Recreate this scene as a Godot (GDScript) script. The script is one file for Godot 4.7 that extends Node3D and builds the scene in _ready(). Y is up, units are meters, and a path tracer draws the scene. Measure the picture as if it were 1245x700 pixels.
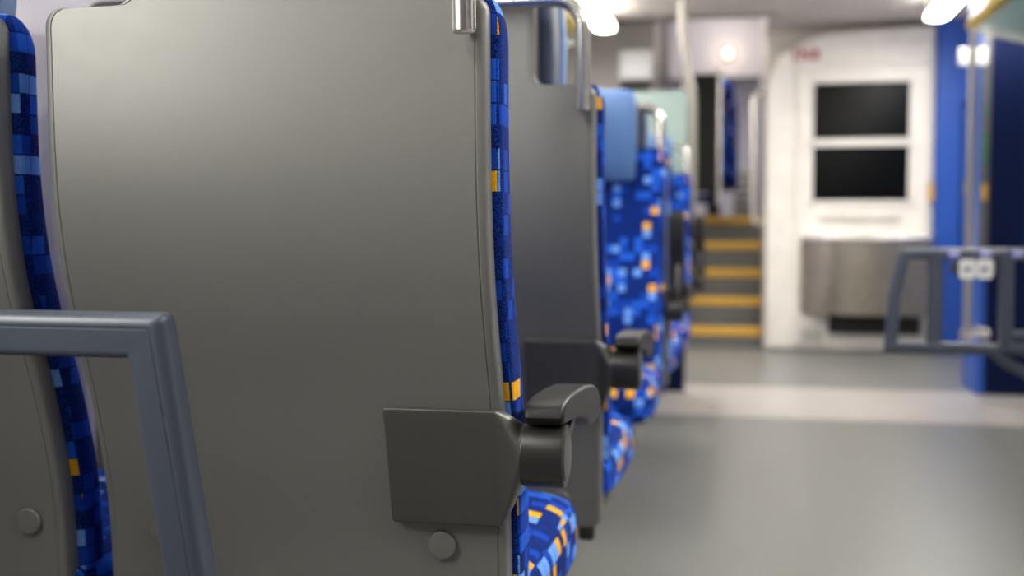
extends Node3D
# Inside a double-deck commuter coach at night: seat backs in front, aisle, stairs and a white bulkhead behind.
# The aisle runs along -Z; the camera stands at x = 0.

var cam: Camera3D
var M := {}
var rng := RandomNumberGenerator.new()

const WALL_L := -1.345
const WALL_R := 1.59
const CEIL := 2.2
const BACK := 5.0
const END := -7.95

# ---------------------------------------------------------------- mesh kit
class Geo:
	var t := PackedVector3Array()
	func tri(a: Vector3, b: Vector3, c: Vector3) -> void:
		if (b - a).cross(c - a).length_squared() > 1e-18:
			t.append(a); t.append(b); t.append(c)
	func quad(a: Vector3, b: Vector3, c: Vector3, d: Vector3) -> void:
		tri(a, b, c); tri(a, c, d)
	func fan(ring: Array) -> void:
		var c := Vector3.ZERO
		for p in ring: c += p
		c /= ring.size()
		for i in ring.size(): tri(c, ring[i], ring[(i + 1) % ring.size()])
	func loft(rings: Array, cap := true) -> void:
		var n: int = rings[0].size()
		for k in rings.size() - 1:
			for i in n:
				var j := (i + 1) % n
				quad(rings[k][i], rings[k][j], rings[k + 1][j], rings[k + 1][i])
		if cap:
			var r: Array = rings[0].duplicate(); r.reverse(); fan(r)
			fan(rings[-1])
	# box with chamfered or rounded edges
	func rbox(c: Vector3, s: Vector3, r := 0.004, seg := 1) -> void:
		var one := Geo.new()
		var h := s / 2.0
		r = minf(r, minf(h.x, minf(h.y, h.z)) * 0.98)
		var rings := []
		var lv := []
		for k in seg + 1:
			var a := PI / 2 * k / seg
			lv.append([-h.y + r - r * cos(a), r - r * sin(a)])
		for k in seg + 1:
			var a := PI / 2 * (1.0 - float(k) / seg)
			lv.append([h.y - r + r * cos(a), r - r * sin(a)])
		for l in lv:
			var inset: float = l[1]
			var ring := []
			for q in 4:
				var cx: float = (h.x - r) * [1, -1, -1, 1][q]
				var cz: float = (h.z - r) * [1, 1, -1, -1][q]
				for k in seg + 1:
					var a := PI / 2 * (q + float(k) / seg)
					var rr := r - inset
					ring.append(c + Vector3(cx + cos(a) * rr, l[0], cz + sin(a) * rr))
			rings.append(ring)
		one.loft(rings)
		add(one)
	func box(lo: Vector3, hi: Vector3, r := 0.0) -> void:
		if r > 0.0:
			rbox((lo + hi) / 2.0, (hi - lo).abs(), r)
			return
		var one := Geo.new()
		var a := Vector3(minf(lo.x, hi.x), minf(lo.y, hi.y), minf(lo.z, hi.z))
		var b := Vector3(maxf(lo.x, hi.x), maxf(lo.y, hi.y), maxf(lo.z, hi.z))
		one.loft([[a, Vector3(b.x, a.y, a.z), Vector3(b.x, a.y, b.z), Vector3(a.x, a.y, b.z)], [Vector3(a.x, b.y, a.z), Vector3(b.x, b.y, a.z), b, Vector3(a.x, b.y, b.z)]])
		add(one)
	# round tube along a path of points
	func tube(path: Array, r: float, n := 14, taper := true) -> void:
		var one := Geo.new()
		var rings := []
		var up := Vector3.UP
		var d0: Vector3 = (path[1] - path[0]).normalized()
		if absf(d0.dot(up)) > 0.9: up = Vector3.RIGHT
		var side := d0.cross(up).normalized()
		for i in path.size():
			var d: Vector3 = (path[mini(i + 1, path.size() - 1)] - path[maxi(i - 1, 0)]).normalized()
			side = (side - d * side.dot(d)).normalized()
			var u := side.cross(d)
			var steps := [[0.0, 1.0]]
			if taper and i == 0: steps = [[-0.0, 0.82], [r * 0.12, 0.96], [r * 0.3, 1.0]]
			if taper and i == path.size() - 1: steps = [[-r * 0.3, 1.0], [-r * 0.12, 0.96], [0.0, 0.82]]
			for s in steps:
				var ring := []
				for k in n:
					var a := TAU * k / n
					ring.append(path[i] + d * s[0] + (side * cos(a) + u * sin(a)) * r * s[1])
				rings.append(ring)
		one.loft(rings)
		add(one)
	# solid of revolution about an axis: prof = [[along, radius], ...]
	func lathe(o: Vector3, axis: Vector3, prof: Array, n := 32) -> void:
		var one := Geo.new()
		axis = axis.normalized()
		var s := axis.cross(Vector3.UP if absf(axis.y) < 0.9 else Vector3.RIGHT).normalized()
		var u := axis.cross(s)
		var rings := []
		for p in prof:
			var ring := []
			for k in n:
				var a := TAU * k / n
				ring.append(o + axis * p[0] + (s * cos(a) + u * sin(a)) * maxf(p[1], 0.0001))
			rings.append(ring)
		one.loft(rings)
		add(one)
	# polygon in a plane (origin o, axes ux, uy), extruded along w from 0 to depth with rounded edges
	func slab(poly: Array, o: Vector3, ux: Vector3, uy: Vector3, w: Vector3, depth: float, r := 0.003, seg := 2) -> void:
		var one := Geo.new()
		var n := poly.size()
		var area := 0.0
		for i in n: area += poly[i].cross(poly[(i + 1) % n])
		var sgn := 1.0 if area > 0 else -1.0
		var nor := []
		for i in n:
			var e0: Vector2 = (poly[i] - poly[(i + n - 1) % n]).normalized()
			var e1: Vector2 = (poly[(i + 1) % n] - poly[i]).normalized()
			var m := Vector2(e0.y + e1.y, -e0.x - e1.x).normalized() * sgn
			var k := m.dot(Vector2(e0.y, -e0.x) * sgn)
			nor.append(m / maxf(k, 0.4))
		var rings := []
		var lv := []
		for k in seg + 1: lv.append([r - r * cos(PI / 2 * k / seg), r - r * sin(PI / 2 * k / seg)])
		for k in seg + 1: lv.append([depth - r + r * sin(PI / 2 * k / seg), r - r * cos(PI / 2 * k / seg)])
		for l in lv:
			var ring := []
			for i in n:
				var p: Vector2 = poly[i] - nor[i] * l[1]
				ring.append(o + ux * p.x + uy * p.y + w * l[0])
			rings.append(ring)
		one.loft(rings, false)
		var idx := Geometry2D.triangulate_polygon(PackedVector2Array(poly))
		for end in [0, rings.size() - 1]:
			for i in range(0, idx.size(), 3):
				if (end == 0) == (area > 0): one.tri(rings[end][idx[i]], rings[end][idx[i + 2]], rings[end][idx[i + 1]])
				else: one.tri(rings[end][idx[i]], rings[end][idx[i + 1]], rings[end][idx[i + 2]])
		add(one, (ux.cross(uy)).dot(w) * area < 0)
	# one closed piece: turned so that front faces run clockwise
	func add(one: Geo, _flip := false) -> void:
		var vol := 0.0
		var c := one.t[0]
		for i in range(0, one.t.size(), 3):
			vol += (one.t[i] - c).dot((one.t[i + 1] - c).cross(one.t[i + 2] - c))
		if vol > 0.0:
			for i in range(0, one.t.size(), 3):
				t.append(one.t[i]); t.append(one.t[i + 2]); t.append(one.t[i + 1])
		else:
			t.append_array(one.t)
	func mesh(crease := 38.0) -> ArrayMesh:
		var at := {}
		var fn := PackedVector3Array()
		for i in range(0, t.size(), 3):
			var n := (t[i + 2] - t[i]).cross(t[i + 1] - t[i])
			fn.append(n)
			for k in 3:
				var key := Vector3i((t[i + k] * 20000.0).round())
				if not at.has(key): at[key] = PackedInt32Array()
				at[key].append(i / 3)
		var cc := cos(deg_to_rad(crease))
		var un := PackedVector3Array()
		for n in fn: un.append(n.normalized())
		var nn := PackedVector3Array()
		nn.resize(t.size())
		for i in t.size():
			var f := i / 3
			var s := Vector3.ZERO
			for g in at[Vector3i((t[i] * 20000.0).round())]:
				if un[g].dot(un[f]) > cc: s += fn[g]
			nn[i] = s.normalized() if s.length() > 0 else un[f]
		var arr := []
		arr.resize(Mesh.ARRAY_MAX)
		arr[Mesh.ARRAY_VERTEX] = t
		arr[Mesh.ARRAY_NORMAL] = nn
		var m := ArrayMesh.new()
		m.add_surface_from_arrays(Mesh.PRIMITIVE_TRIANGLES, arr)
		return m

var used := {}
func numbered(n: String) -> String:
	var k: int = used.get(n, 0)
	used[n] = k + 1
	return n if k == 0 else "%s_%03d" % [n, k]

func part(called: String, g: Geo, mat: Material, parent: Node, crease := 38.0) -> MeshInstance3D:
	var o := MeshInstance3D.new()
	o.name = called if parent != self else numbered(called)
	o.mesh = g.mesh(crease)
	o.material_override = mat
	parent.add_child(o, true)
	return o

func thing(called: String, label: String, category: String, pos := Vector3.ZERO, group := "") -> Node3D:
	var o := Node3D.new()
	o.name = numbered(called)
	add_child(o)
	o.position = pos
	return tag(o, label, category, group)

func tag(o: Node3D, label: String, category: String, group := "") -> Node3D:
	o.set_meta("label", label)
	o.set_meta("category", category)
	if group: o.set_meta("group", group)
	return o

func struct(called: String, g: Geo, mat: Material, label := "", crease := 38.0) -> MeshInstance3D:
	var o := part(called, g, mat, self, crease)
	o.set_meta("kind", "structure")
	if label: o.set_meta("label", label)
	return o

# world point on the ray of photograph pixel (x, y) at distance z along the aisle
func px(x: float, y: float, z: float) -> Vector3:
	var f := 1380.0
	var r := cam.transform.basis * Vector3((x - 622.5) / f, -(y - 350.0) / f, -1.0)
	return cam.position + r * (z / -r.z)

func arc(c: Vector3, a: Vector3, b: Vector3, r: float, a0: float, a1: float, n := 6) -> Array:
	var out := []
	for k in n + 1:
		var t := lerpf(a0, a1, float(k) / n)
		out.append(c + (a * cos(t) + b * sin(t)) * r)
	return out

# ---------------------------------------------------------------- materials
func mat(c: Color, rough := 0.5, metal := 0.0, spec := 0.5) -> StandardMaterial3D:
	var m := StandardMaterial3D.new()
	m.albedo_color = c
	m.roughness = rough
	m.metallic = metal
	m.metallic_specular = spec
	return m

func rgb8(r: int, g: int, b: int) -> Color:
	return Color(r / 255.0, g / 255.0, b / 255.0)

func noise_tex(freq: float, lo: Color, hi: Color, size := 512, octaves := 3, sd := 1) -> NoiseTexture2D:
	var n := FastNoiseLite.new()
	n.noise_type = FastNoiseLite.TYPE_SIMPLEX
	n.frequency = freq
	n.fractal_octaves = octaves
	n.seed = sd
	var t := NoiseTexture2D.new()
	t.width = size
	t.height = size
	t.seamless = true
	t.noise = n
	var g := Gradient.new()
	g.set_color(0, lo)
	g.set_color(1, hi)
	t.color_ramp = g
	return t

func grain(m: StandardMaterial3D, tex: Texture2D, scale: float, height := 0.0, htex: Texture2D = null) -> StandardMaterial3D:
	m.uv1_triplanar = true
	m.uv1_world_triplanar = true
	m.uv1_triplanar_sharpness = 8.0
	m.uv1_scale = Vector3.ONE * scale
	if tex: m.albedo_texture = tex
	if height > 0.0:
		m.heightmap_enabled = true
		m.heightmap_texture = htex
		m.heightmap_scale = height
	return m

const CELLS := 32
const CELL := 0.024
# woven moquette: speckled navy and blue ground with squares of light blue, mid blue and orange
func moquette() -> ImageTexture:
	var px_cell := 32
	var n := CELLS * px_cell
	var r := RandomNumberGenerator.new()
	r.seed = 77
	var kinds := []
	for i in CELLS * CELLS:
		var v := r.randf()
		kinds.append(4 if v < 0.042 else 3 if v < 0.14 else 2 if v < 0.27 else 1 if v < 0.50 else 0)
	# larger speckled fields
	for k in 26:
		var x := r.randi() % CELLS
		var y := r.randi() % CELLS
		for a in 2 + r.randi() % 2:
			for b in 2 + r.randi() % 3:
				kinds[((y + b) % CELLS) * CELLS + (x + a) % CELLS] = 0
	# the strip of cloth that runs down the sides of the first backrests, by rows above the floor
	for row in SIDE:
		for col in range(49, 58):
			var v := r.randf()
			var k: int = SIDE[row] if v < 0.8 else (1 if SIDE[row] == 0 else 0)
			if SIDE[row] == 4: k = 4 if col >= 51 and col <= 54 else 1
			kinds[(CELLS - 1 - row % CELLS) * CELLS + col % CELLS] = k
	var base := [Color(0.06, 0.17, 0.50), Color(0.08, 0.26, 0.68), Color(0.13, 0.36, 0.82), Color(0.42, 0.62, 0.94), Color(0.93, 0.68, 0.10)]
	var dark := Color(0.02, 0.05, 0.17)
	var data := PackedByteArray()
	data.resize(n * n * 3)
	for y in n:
		for x in n:
			var k: int = kinds[(y / px_cell) * CELLS + x / px_cell]
			var c: Color = base[k]
			var u := x % px_cell
			var v := y % px_cell
			var w := r.randf()
			if k == 0:
				# clumped pile: dark tufts
				if ((x * 7 + y * 13 + (x / 3) * (y / 3) * 5) % 11 < 4) != (w < 0.30): c = dark
				else: c = c.lerp(base[1], 0.6)
			else:
				c = c * (0.90 + 0.2 * w)
				if u % 4 == 0: c = c * 0.93
				if u < 1 or v < 2 or (w < 0.3 and (u < 2 or v < 3)): c = dark.lerp(base[1], 0.35)
			var o := (y * n + x) * 3
			data[o] = int(clampf(c.r, 0, 1) * 255)
			data[o + 1] = int(clampf(c.g, 0, 1) * 255)
			data[o + 2] = int(clampf(c.b, 0, 1) * 255)
	return ImageTexture.create_from_image(Image.create_from_data(n, n, false, Image.FORMAT_RGB8, data))

const SIDE := {45: 3, 44: 0, 43: 0, 42: 3, 41: 2, 40: 1, 39: 0, 38: 0, 37: 0, 36: 0, 35: 1, 34: 0, 33: 0, 32: 0, 31: 1, 30: 0, 29: 0, 28: 0, 27: 4, 26: 1, 25: 1, 24: 0, 23: 2, 22: 3, 21: 2, 20: 1, 19: 2, 18: 0, 17: 3, 16: 2, 15: 1}

func make_materials() -> void:
	var fine := noise_tex(0.16, Color(0.3, 0.3, 0.3), Color(0.75, 0.75, 0.75), 512, 2, 5)
	var speck := noise_tex(0.22, Color(0.90, 0.90, 0.90), Color(1, 1, 1), 512, 2, 9)
	var pearl := noise_tex(0.30, Color(0.80, 0.80, 0.80), Color(1, 1, 1), 1024, 2, 31)
	M.shell = grain(mat(rgb8(127, 127, 124), 0.46, 0.3), pearl, 4.0, 0.02, pearl)
	M.shell.roughness_texture = noise_tex(0.006, Color(0.95, 0.95, 0.95), Color(1, 1, 1), 1024, 4, 33)
	M.bracket = grain(mat(rgb8(80, 79, 76), 0.36, 0.3), speck, 5.0, 0.01, fine)
	M.black = grain(mat(rgb8(32, 32, 33), 0.45, 0.0, 0.38), null, 6.0, 0.01, fine)
	M.hub = mat(rgb8(36, 36, 35), 0.34)
	M.slate = grain(mat(rgb8(66, 73, 87), 0.40, 0.1), speck, 6.0, 0.012, fine)
	M.steel = mat(rgb8(222, 219, 213), 0.27, 1.0)
	M.dull_steel = mat(rgb8(150, 146, 138), 0.45, 0.5)
	M.brushed = grain(mat(rgb8(188, 180, 164), 0.34, 1.0), noise_tex(0.05, Color(0.86, 0.86, 0.86), Color(1, 1, 1), 256, 3, 4), 1.5)
	M.fabric = mat(Color.WHITE, 0.95, 0.0, 0.25)
	M.fabric.albedo_texture = moquette()
	M.fabric.uv1_triplanar = true
	M.fabric.uv1_world_triplanar = true
	M.fabric.uv1_triplanar_sharpness = 60.0
	M.fabric.uv1_scale = Vector3.ONE / (CELL * CELLS)
	M.fabric.uv1_offset = Vector3(0.5, 0, 0)
	M.fabric.heightmap_enabled = true
	M.fabric.heightmap_texture = noise_tex(0.2, Color(0, 0, 0), Color(1, 1, 1), 512, 2, 21)
	M.fabric.heightmap_scale = 0.04
	M.fabric_window = M.fabric.duplicate()
	M.fabric_window.uv1_offset = Vector3(0.3, 7.0 / CELLS, 0)
	M.pad_shade = mat(rgb8(40, 54, 78), 0.5)  # rear of the headrest pad, its shade painted as dark slate
	M.leather = grain(mat(rgb8(78, 112, 164), 0.48), null, 3.0, 0.01, fine)
	M.white = grain(mat(rgb8(232, 228, 220), 0.35), noise_tex(0.02, Color(0.95, 0.95, 0.94), Color(1, 1, 1), 256, 3, 3), 0.8)
	M.ceiling = grain(mat(rgb8(205, 199, 190), 0.55), noise_tex(0.02, Color(0.95, 0.95, 0.95), Color(1, 1, 1), 256, 3, 8), 0.6)
	M.lilac = grain(mat(rgb8(220, 216, 229), 0.5), speck, 1.0)
	M.floor = grain(mat(rgb8(126, 127, 124), 0.36), noise_tex(0.12, Color(0.80, 0.80, 0.80), Color(1, 1, 1), 1024, 4, 12), 0.9)
	M.lit_band_and_edge = grain(mat(rgb8(174, 169, 165), 0.34), speck, 1.5)  # pale step edges, and the floor band with vestibule light painted in
	M.riser = mat(rgb8(98, 97, 93), 0.5)
	M.yellow = mat(rgb8(206, 160, 58), 0.5)
	M.rack_yellow = mat(rgb8(200, 172, 30), 0.4)
	M.blue = mat(rgb8(30, 80, 170), 0.42)
	M.navy = mat(rgb8(6, 20, 58), 0.5, 0.0, 0.25)
	M.rubber = mat(rgb8(24, 24, 25), 0.6)
	M.dark_glass = mat(rgb8(8, 9, 10), 0.25, 0.0, 0.2)
	M.screen_dark = mat(rgb8(24, 23, 21), 0.45, 0.0, 0.25)
	M.glass = mat(Color(0.80, 0.90, 0.88, 0.22), 0.05)
	M.glass.transparency = BaseMaterial3D.TRANSPARENCY_ALPHA
	M.frost = mat(Color(0.60, 0.68, 0.66, 0.7), 0.3)
	M.frost.transparency = BaseMaterial3D.TRANSPARENCY_ALPHA
	M.vestibule = grain(mat(rgb8(150, 144, 137), 0.5), speck, 1.0)
	M.strip = mat(rgb8(96, 98, 102), 0.5, 0.4)
	M.red = mat(rgb8(150, 20, 36), 0.5)
	M.sign_white = mat(rgb8(204, 204, 202), 0.45)
	M.sign_blue = mat(rgb8(40, 52, 120), 0.5)
	M.sign_lilac = mat(rgb8(150, 154, 205), 0.45)
	M.green = mat(rgb8(48, 104, 74), 0.5)
	M.lamp = mat(Color(1, 1, 1), 0.4)
	M.lamp.emission_enabled = true
	M.lamp.emission = Color(1.0, 0.98, 0.95)
	M.lamp_small = mat(Color(1, 1, 1), 0.4)
	M.lamp_small.emission_enabled = true
	M.lamp_small.emission = Color(1.0, 0.94, 0.84)
	M.lamp_small.emission_energy_multiplier = 0.4
	M.lamp_wall = mat(Color(1, 1, 1), 0.4)
	M.lamp_wall.emission_enabled = true
	M.lamp_wall.emission = Color(1.0, 0.98, 0.95)
	M.lamp_wall.emission_energy_multiplier = 6.0
	M.lamp.emission_energy_multiplier = 17.0

# ---------------------------------------------------------------- seats
# rear face of the shell, metres behind the top of the backrest, by height
func recline(y: float) -> float:
	var k := [[0.20, -0.122], [0.45, -0.116], [0.54, -0.104], [0.66, -0.070], [0.72, -0.046], [0.80, -0.021], [0.88, -0.007], [0.95, -0.002], [1.05, 0.0], [1.35, 0.004]]
	for i in k.size() - 1:
		if y <= k[i + 1][0]:
			var t: float = clampf((y - k[i][0]) / (k[i + 1][0] - k[i][0]), 0, 1)
			var m0: float = 0.0 if i == 0 else (k[i + 1][1] - k[i - 1][1]) / (k[i + 1][0] - k[i - 1][0])
			var m1: float = 0.0 if i + 2 >= k.size() else (k[i + 2][1] - k[i][1]) / (k[i + 2][0] - k[i][0])
			var h: float = k[i + 1][0] - k[i][0]
			return k[i][1] * (2 * t * t * t - 3 * t * t + 1) + h * m0 * (t * t * t - 2 * t * t + t) + k[i + 1][1] * (3 * t * t - 2 * t * t * t) + h * m1 * (t * t * t - t * t)
	return k[-1][1]

# half-widths by height for a plate with rounded corners and a narrower headrest on top
func outline(hw: float, hh: float, bottom: float, shoulder: float, top: float, r: float) -> Array:
	var out := []
	for k in 5:
		var a := PI / 2 * k / 4.0
		out.append([hw - r + r * sin(a), bottom + r - r * cos(a)])
	var n := 22
	for k in range(1, n): out.append([hw, lerpf(bottom + r, shoulder - r, float(k) / n)])
	for k in 6:
		var a := PI / 2 * k / 5.0
		out.append([hw - r + r * cos(a), shoulder - r + r * sin(a)])
	var f := 0.018
	for k in 5:
		var a := PI / 2 * k / 4.0
		out.append([hh + f - f * sin(a), shoulder + f - f * cos(a) + 0.0004])
	for k in range(1, 5): out.append([hh, lerpf(shoulder + f, top - 0.03, k / 4.0)])
	for k in range(1, 6):
		var a := PI / 2 * k / 5.0
		out.append([hh - 0.03 + 0.03 * cos(a), top - 0.03 + 0.03 * sin(a)])
	return out

func shell_geo(hw: float) -> Geo:
	var g := Geo.new()
	var one := Geo.new()
	var rings := []
	for p in outline(hw, 0.153, 0.285, 1.097, 1.275, 0.020):
		var w: float = p[0]
		var z := recline(p[1])
		var half := [[w - 0.012, 0.0], [w - 0.0114, -0.0008], [w - 0.0104, -0.0008], [w - 0.0094, 0.0003], [w - 0.005, 0.0], [w - 0.002, -0.002], [w - 0.0004, -0.006], [w, -0.014], [w - 0.0004, -0.028], [w - 0.004, -0.032]]
		var ring := []
		for q in half: ring.append(Vector3(q[0], p[1], z + q[1]))
		half.reverse()
		for q in half: ring.append(Vector3(-q[0], p[1], z + q[1]))
		rings.append(ring)
	one.loft(rings)
	g.add(one)
	return g

func back_cushion_geo(hw: float, side := 1.0) -> Geo:
	var g := Geo.new()
	var one := Geo.new()
	var rings := []
	var ys := []
	for k in 29: ys.append(lerpf(0.40, 1.055, k / 28.0))
	var rows := []
	for y in ys: rows.append([y, 1.0])
	for k in range(1, 7):
		var a := PI / 2 * k / 6.0
		rows.append([1.055 + 0.045 * sin(a), 1.0 - 0.55 * (1.0 - cos(a))])
	for row in rows:
		var y: float = row[0]
		var z := recline(y) - 0.029
		var th: float = lerpf(0.104, 0.086, smoothstep(0.5, 1.0, y)) * row[1] * side
		var w: float = hw + 0.010 - (1.0 - row[1]) * 0.03
		var ring := []
		ring.append(Vector3(w - 0.012, y, z + 0.002))
		ring.append(Vector3(w - 0.002, y, z - 0.004))
		var nn := 8
		for k in nn + 1:
			var a := PI / 2 * k / nn
			ring.append(Vector3(w - 0.024 + 0.024 * pow(cos(a), 0.55), y, z - 0.010 - (th - 0.012) * pow(sin(a), 0.8) * 0.96))
		for k in range(1, 10):
			var s := 1.0 - k / 5.0
			ring.append(Vector3((w - 0.024) * s, y, z - th + 0.012 * (1.0 - s * s)))
		for k in nn + 1:
			var a := PI / 2 * (1.0 - float(k) / nn)
			ring.append(Vector3(-(w - 0.024 + 0.024 * pow(cos(a), 0.55)), y, z - 0.010 - (th - 0.012) * pow(sin(a), 0.8) * 0.96))
		ring.append(Vector3(-w + 0.002, y, z - 0.004))
		ring.append(Vector3(-w + 0.012, y, z + 0.002))
		rings.append(ring)
	one.loft(rings)
	g.add(one)
	return g

func seat_cushion_geo(hw: float) -> Geo:
	var g := Geo.new()
	var one := Geo.new()
	var rings := []
	# sections along the depth: [z, top, bottom, width loss]
	var secs := [[-0.135, 0.410, 0.335, 0.016], [-0.145, 0.420, 0.325, 0.008], [-0.20, 0.425, 0.315, 0.004], [-0.30, 0.426, 0.308, 0.0], [-0.40, 0.431, 0.302, 0.0], [-0.48, 0.437, 0.298, 0.0], [-0.55, 0.438, 0.297, 0.0], [-0.592, 0.430, 0.299, 0.004], [-0.618, 0.412, 0.304, 0.012], [-0.632, 0.388, 0.314, 0.022], [-0.636, 0.362, 0.335, 0.036]]
	for s in secs:
		var w: float = hw + 0.018 - s[3]
		var cy: float = (s[1] + s[2]) / 2.0
		var hy: float = (s[1] - s[2]) / 2.0
		var ring := []
		for k in 40:
			var a := TAU * k / 40.0
			var cx := cos(a)
			var sy := sin(a)
			ring.append(Vector3(signf(cx) * pow(absf(cx), 0.32) * w, cy + signf(sy) * pow(absf(sy), 0.5) * hy, s[0]))
		rings.append(ring)
	one.loft(rings)
	g.add(one)
	return g

func headrest_geo(f0 := 0.0, f1 := 1.0) -> Geo:
	var g := Geo.new()
	var one := Geo.new()
	var rings := []
	var rows := [[0.985, 0.135, 0.020, 0.07], [0.988, 0.165, 0.012, 0.095], [1.0, 0.177, 0.006, 0.112], [1.06, 0.182, 0.0, 0.128], [1.14, 0.184, 0.0, 0.145], [1.20, 0.184, 0.0, 0.150], [1.25, 0.181, 0.0, 0.148], [1.268, 0.172, 0.008, 0.135], [1.276, 0.150, 0.020, 0.11]]
	for r in rows:
		var z := recline(r[0]) - 0.033
		var ring := []
		for k in 36:
			var a := TAU * k / 36.0
			var d: float = r[3]
			var za: float = -lerpf(r[2], d, f0)
			var zb: float = -lerpf(r[2], d, f1)
			var k2: float = 0.42 if f1 >= 1.0 else 0.2
			var sn := sin(a)
			ring.append(Vector3(signf(cos(a)) * pow(absf(cos(a)), 0.34 if f0 == 0.0 else 0.2) * (r[1] - (0.004 if f0 == 0.0 and f1 < 1.0 else 0.0)), r[0], z + (za + zb) / 2.0 - signf(sn) * pow(absf(sn), k2) * (za - zb) / 2.0))
		rings.append(ring)
	one.loft(rings)
	g.add(one)
	return g

# side profile of the armrest pad: s forward from its rear end, y above the floor
func pad_profile() -> Array:
	var pts := [[0.0, 0.646], [0.003, 0.655], [0.012, 0.661], [0.05, 0.664], [0.12, 0.662], [0.20, 0.657], [0.27, 0.648], [0.31, 0.638], [0.335, 0.624], [0.342, 0.612], [0.336, 0.600], [0.318, 0.594], [0.28, 0.593], [0.245, 0.596], [0.222, 0.602], [0.205, 0.610], [0.185, 0.616], [0.15, 0.624], [0.10, 0.630], [0.04, 0.634], [0.008, 0.637]]
	var out := []
	for p in pts: out.append(Vector2(p[0], p[1]))
	return out

func make_seat(width: float, arm: float, raised: bool, label: String, group: String) -> Node3D:
	var hw := width / 2.0
	var t := thing("train_seat", label, "seat", Vector3.ZERO, group)
	var cloth: Material = M.fabric if arm != 0.0 else M.fabric_window
	var sh := part("back_shell", shell_geo(hw), M.shell, t)
	sh.set_meta("label", "smooth grey plastic shell with a rounded rim")
	for s in [-1, 1]:
		for y in [0.472, 0.335]:
			var g := Geo.new()
			g.lathe(Vector3(s * 0.180, y, recline(y) - 0.002), Vector3(0, -0.06 if y > 0.4 else 0.0, 1), [[0, 0.016], [0.003, 0.0172], [0.0065, 0.0172], [0.008, 0.0160], [0.0086, 0.013], [0.0088, 0.0]], 28)
			part("screw_cap", g, M.shell, sh)
	var bc := part("back_cushion", back_cushion_geo(hw, 1.0 if arm != 0.0 else 0.62), cloth, t, 60.0)
	bc.set_meta("label", "blue moquette with orange and light blue squares")
	part("seat_cushion", seat_cushion_geo(hw), M.fabric, t, 60.0).set_meta("label", "blue moquette with orange and light blue squares")
	var hp := part("headrest", headrest_geo(0.62, 1.0), M.leather, t, 60.0)
	hp.set_meta("label", "smooth light blue headrest pad")
	if arm == 0.0: hp.scale.x = 0.78
	part("headrest_back", headrest_geo(0.0, 0.63), M.pad_shade, hp, 60.0).set_meta("label", "rear half of the headrest pad, shade put into its dark colour")
	# support under the seat
	var pd := Geo.new()
	pd.rbox(Vector3(0, 0.165, -0.34), Vector3(0.10, 0.30, 0.20), 0.012, 2)
	pd.rbox(Vector3(0, 0.305, -0.34), Vector3(width - 0.08, 0.03, 0.34), 0.006)
	part("pedestal", pd, M.black, t)
	var ft := Geo.new()
	ft.rbox(Vector3(0, 0.010, -0.34), Vector3(0.22, 0.02, 0.32), 0.006)
	part("foot_plate", ft, M.black, t)
	for s in [-1, 1]:
		var fb := Geo.new()
		fb.rbox(Vector3(s * (hw - 0.03), 0.273, recline(0.29) - 0.012), Vector3(0.03, 0.03, 0.026), 0.005)
		part("shell_stop", fb, M.rubber, t)
	if arm == 0.0:
		return t
	# stainless grab handle across to the aisle and down the shell
	var hr := Geo.new()
	var zt := 0.022
	var path := [Vector3(arm * 0.03, 1.238, -0.004), Vector3(arm * 0.03, 1.238, 0.008)]
	path.append_array(arc(Vector3(arm * 0.05, 1.238, 0.008), Vector3(-arm, 0, 0), Vector3(0, 0, 1), 0.02, 0.35, PI / 2, 4))
	path.append_array(arc(Vector3(arm * 0.192, 1.190, zt + 0.006), Vector3(0, 1, 0), Vector3(arm, 0, 0), 0.048, 0.0, PI / 2, 8))
	path.append(Vector3(arm * 0.240, 1.10, zt - 0.002))
	path.append(Vector3(arm * 0.240, 1.05, zt - 0.004))
	hr.tube(path, 0.0125, 18)
	var hd := part("grab_handle", hr, M.steel, t)
	hd.set_meta("label", "brushed steel tube bent down beside the headrest")
	var hm := Geo.new()
	hm.rbox(Vector3(arm * 0.240, 1.075, 0.004), Vector3(0.014, 0.03, 0.014), 0.003)
	part("handle_mount", hm, M.black, hd)
	# armrest: plate on the shell, round pivot, arm, pad
	var ar := Node3D.new()
	ar.name = "armrest"
	t.add_child(ar)
	var zs := recline(0.57)
	var hub_c := Vector3(0, 0.587, zs - 0.004)
	var br := Geo.new()
	var one := Geo.new()
	var rings := []
	var secs := [[0.124, 0.0, 0.004], [0.1225, 0.0, 0.0015], [0.1262, 0.0, 0.0], [0.252, 0.0, 0.0], [0.257, 0.08, 0.0], [0.266, 0.42, 0.0], [0.275, 0.8, 0.0], [0.280, 1.0, 0.0], [0.287, 1.0, 0.0]]
	secs[0] = [0.1215, 0.0, 0.003]
	for s in secs:
		var ring := []
		for k in 48:
			var a := TAU * k / 48.0
			# rounded oblong y 0.500..0.642, lying on the leaning shell
			var ey: float = signf(sin(a)) * pow(absf(sin(a)), 0.16) * (0.071 - s[2])
			var ez: float = signf(cos(a)) * pow(absf(cos(a)), 0.16) * (0.013 - s[2])
			var py: float = 0.571 + ey
			var p := Vector3(arm * s[0], py, recline(py) + 0.001 + ez)
			var c := Vector3(arm * s[0], hub_c.y + sin(a) * 0.035, hub_c.z + cos(a) * 0.035)
			ring.append(p.lerp(c, s[1]))
		rings.append(ring)
	one.loft(rings)
	br.add(one)
	part("bracket", br, M.bracket, ar).set_meta("label", "dark grey plate flaring into the pivot")
	var hb := Geo.new()
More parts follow.
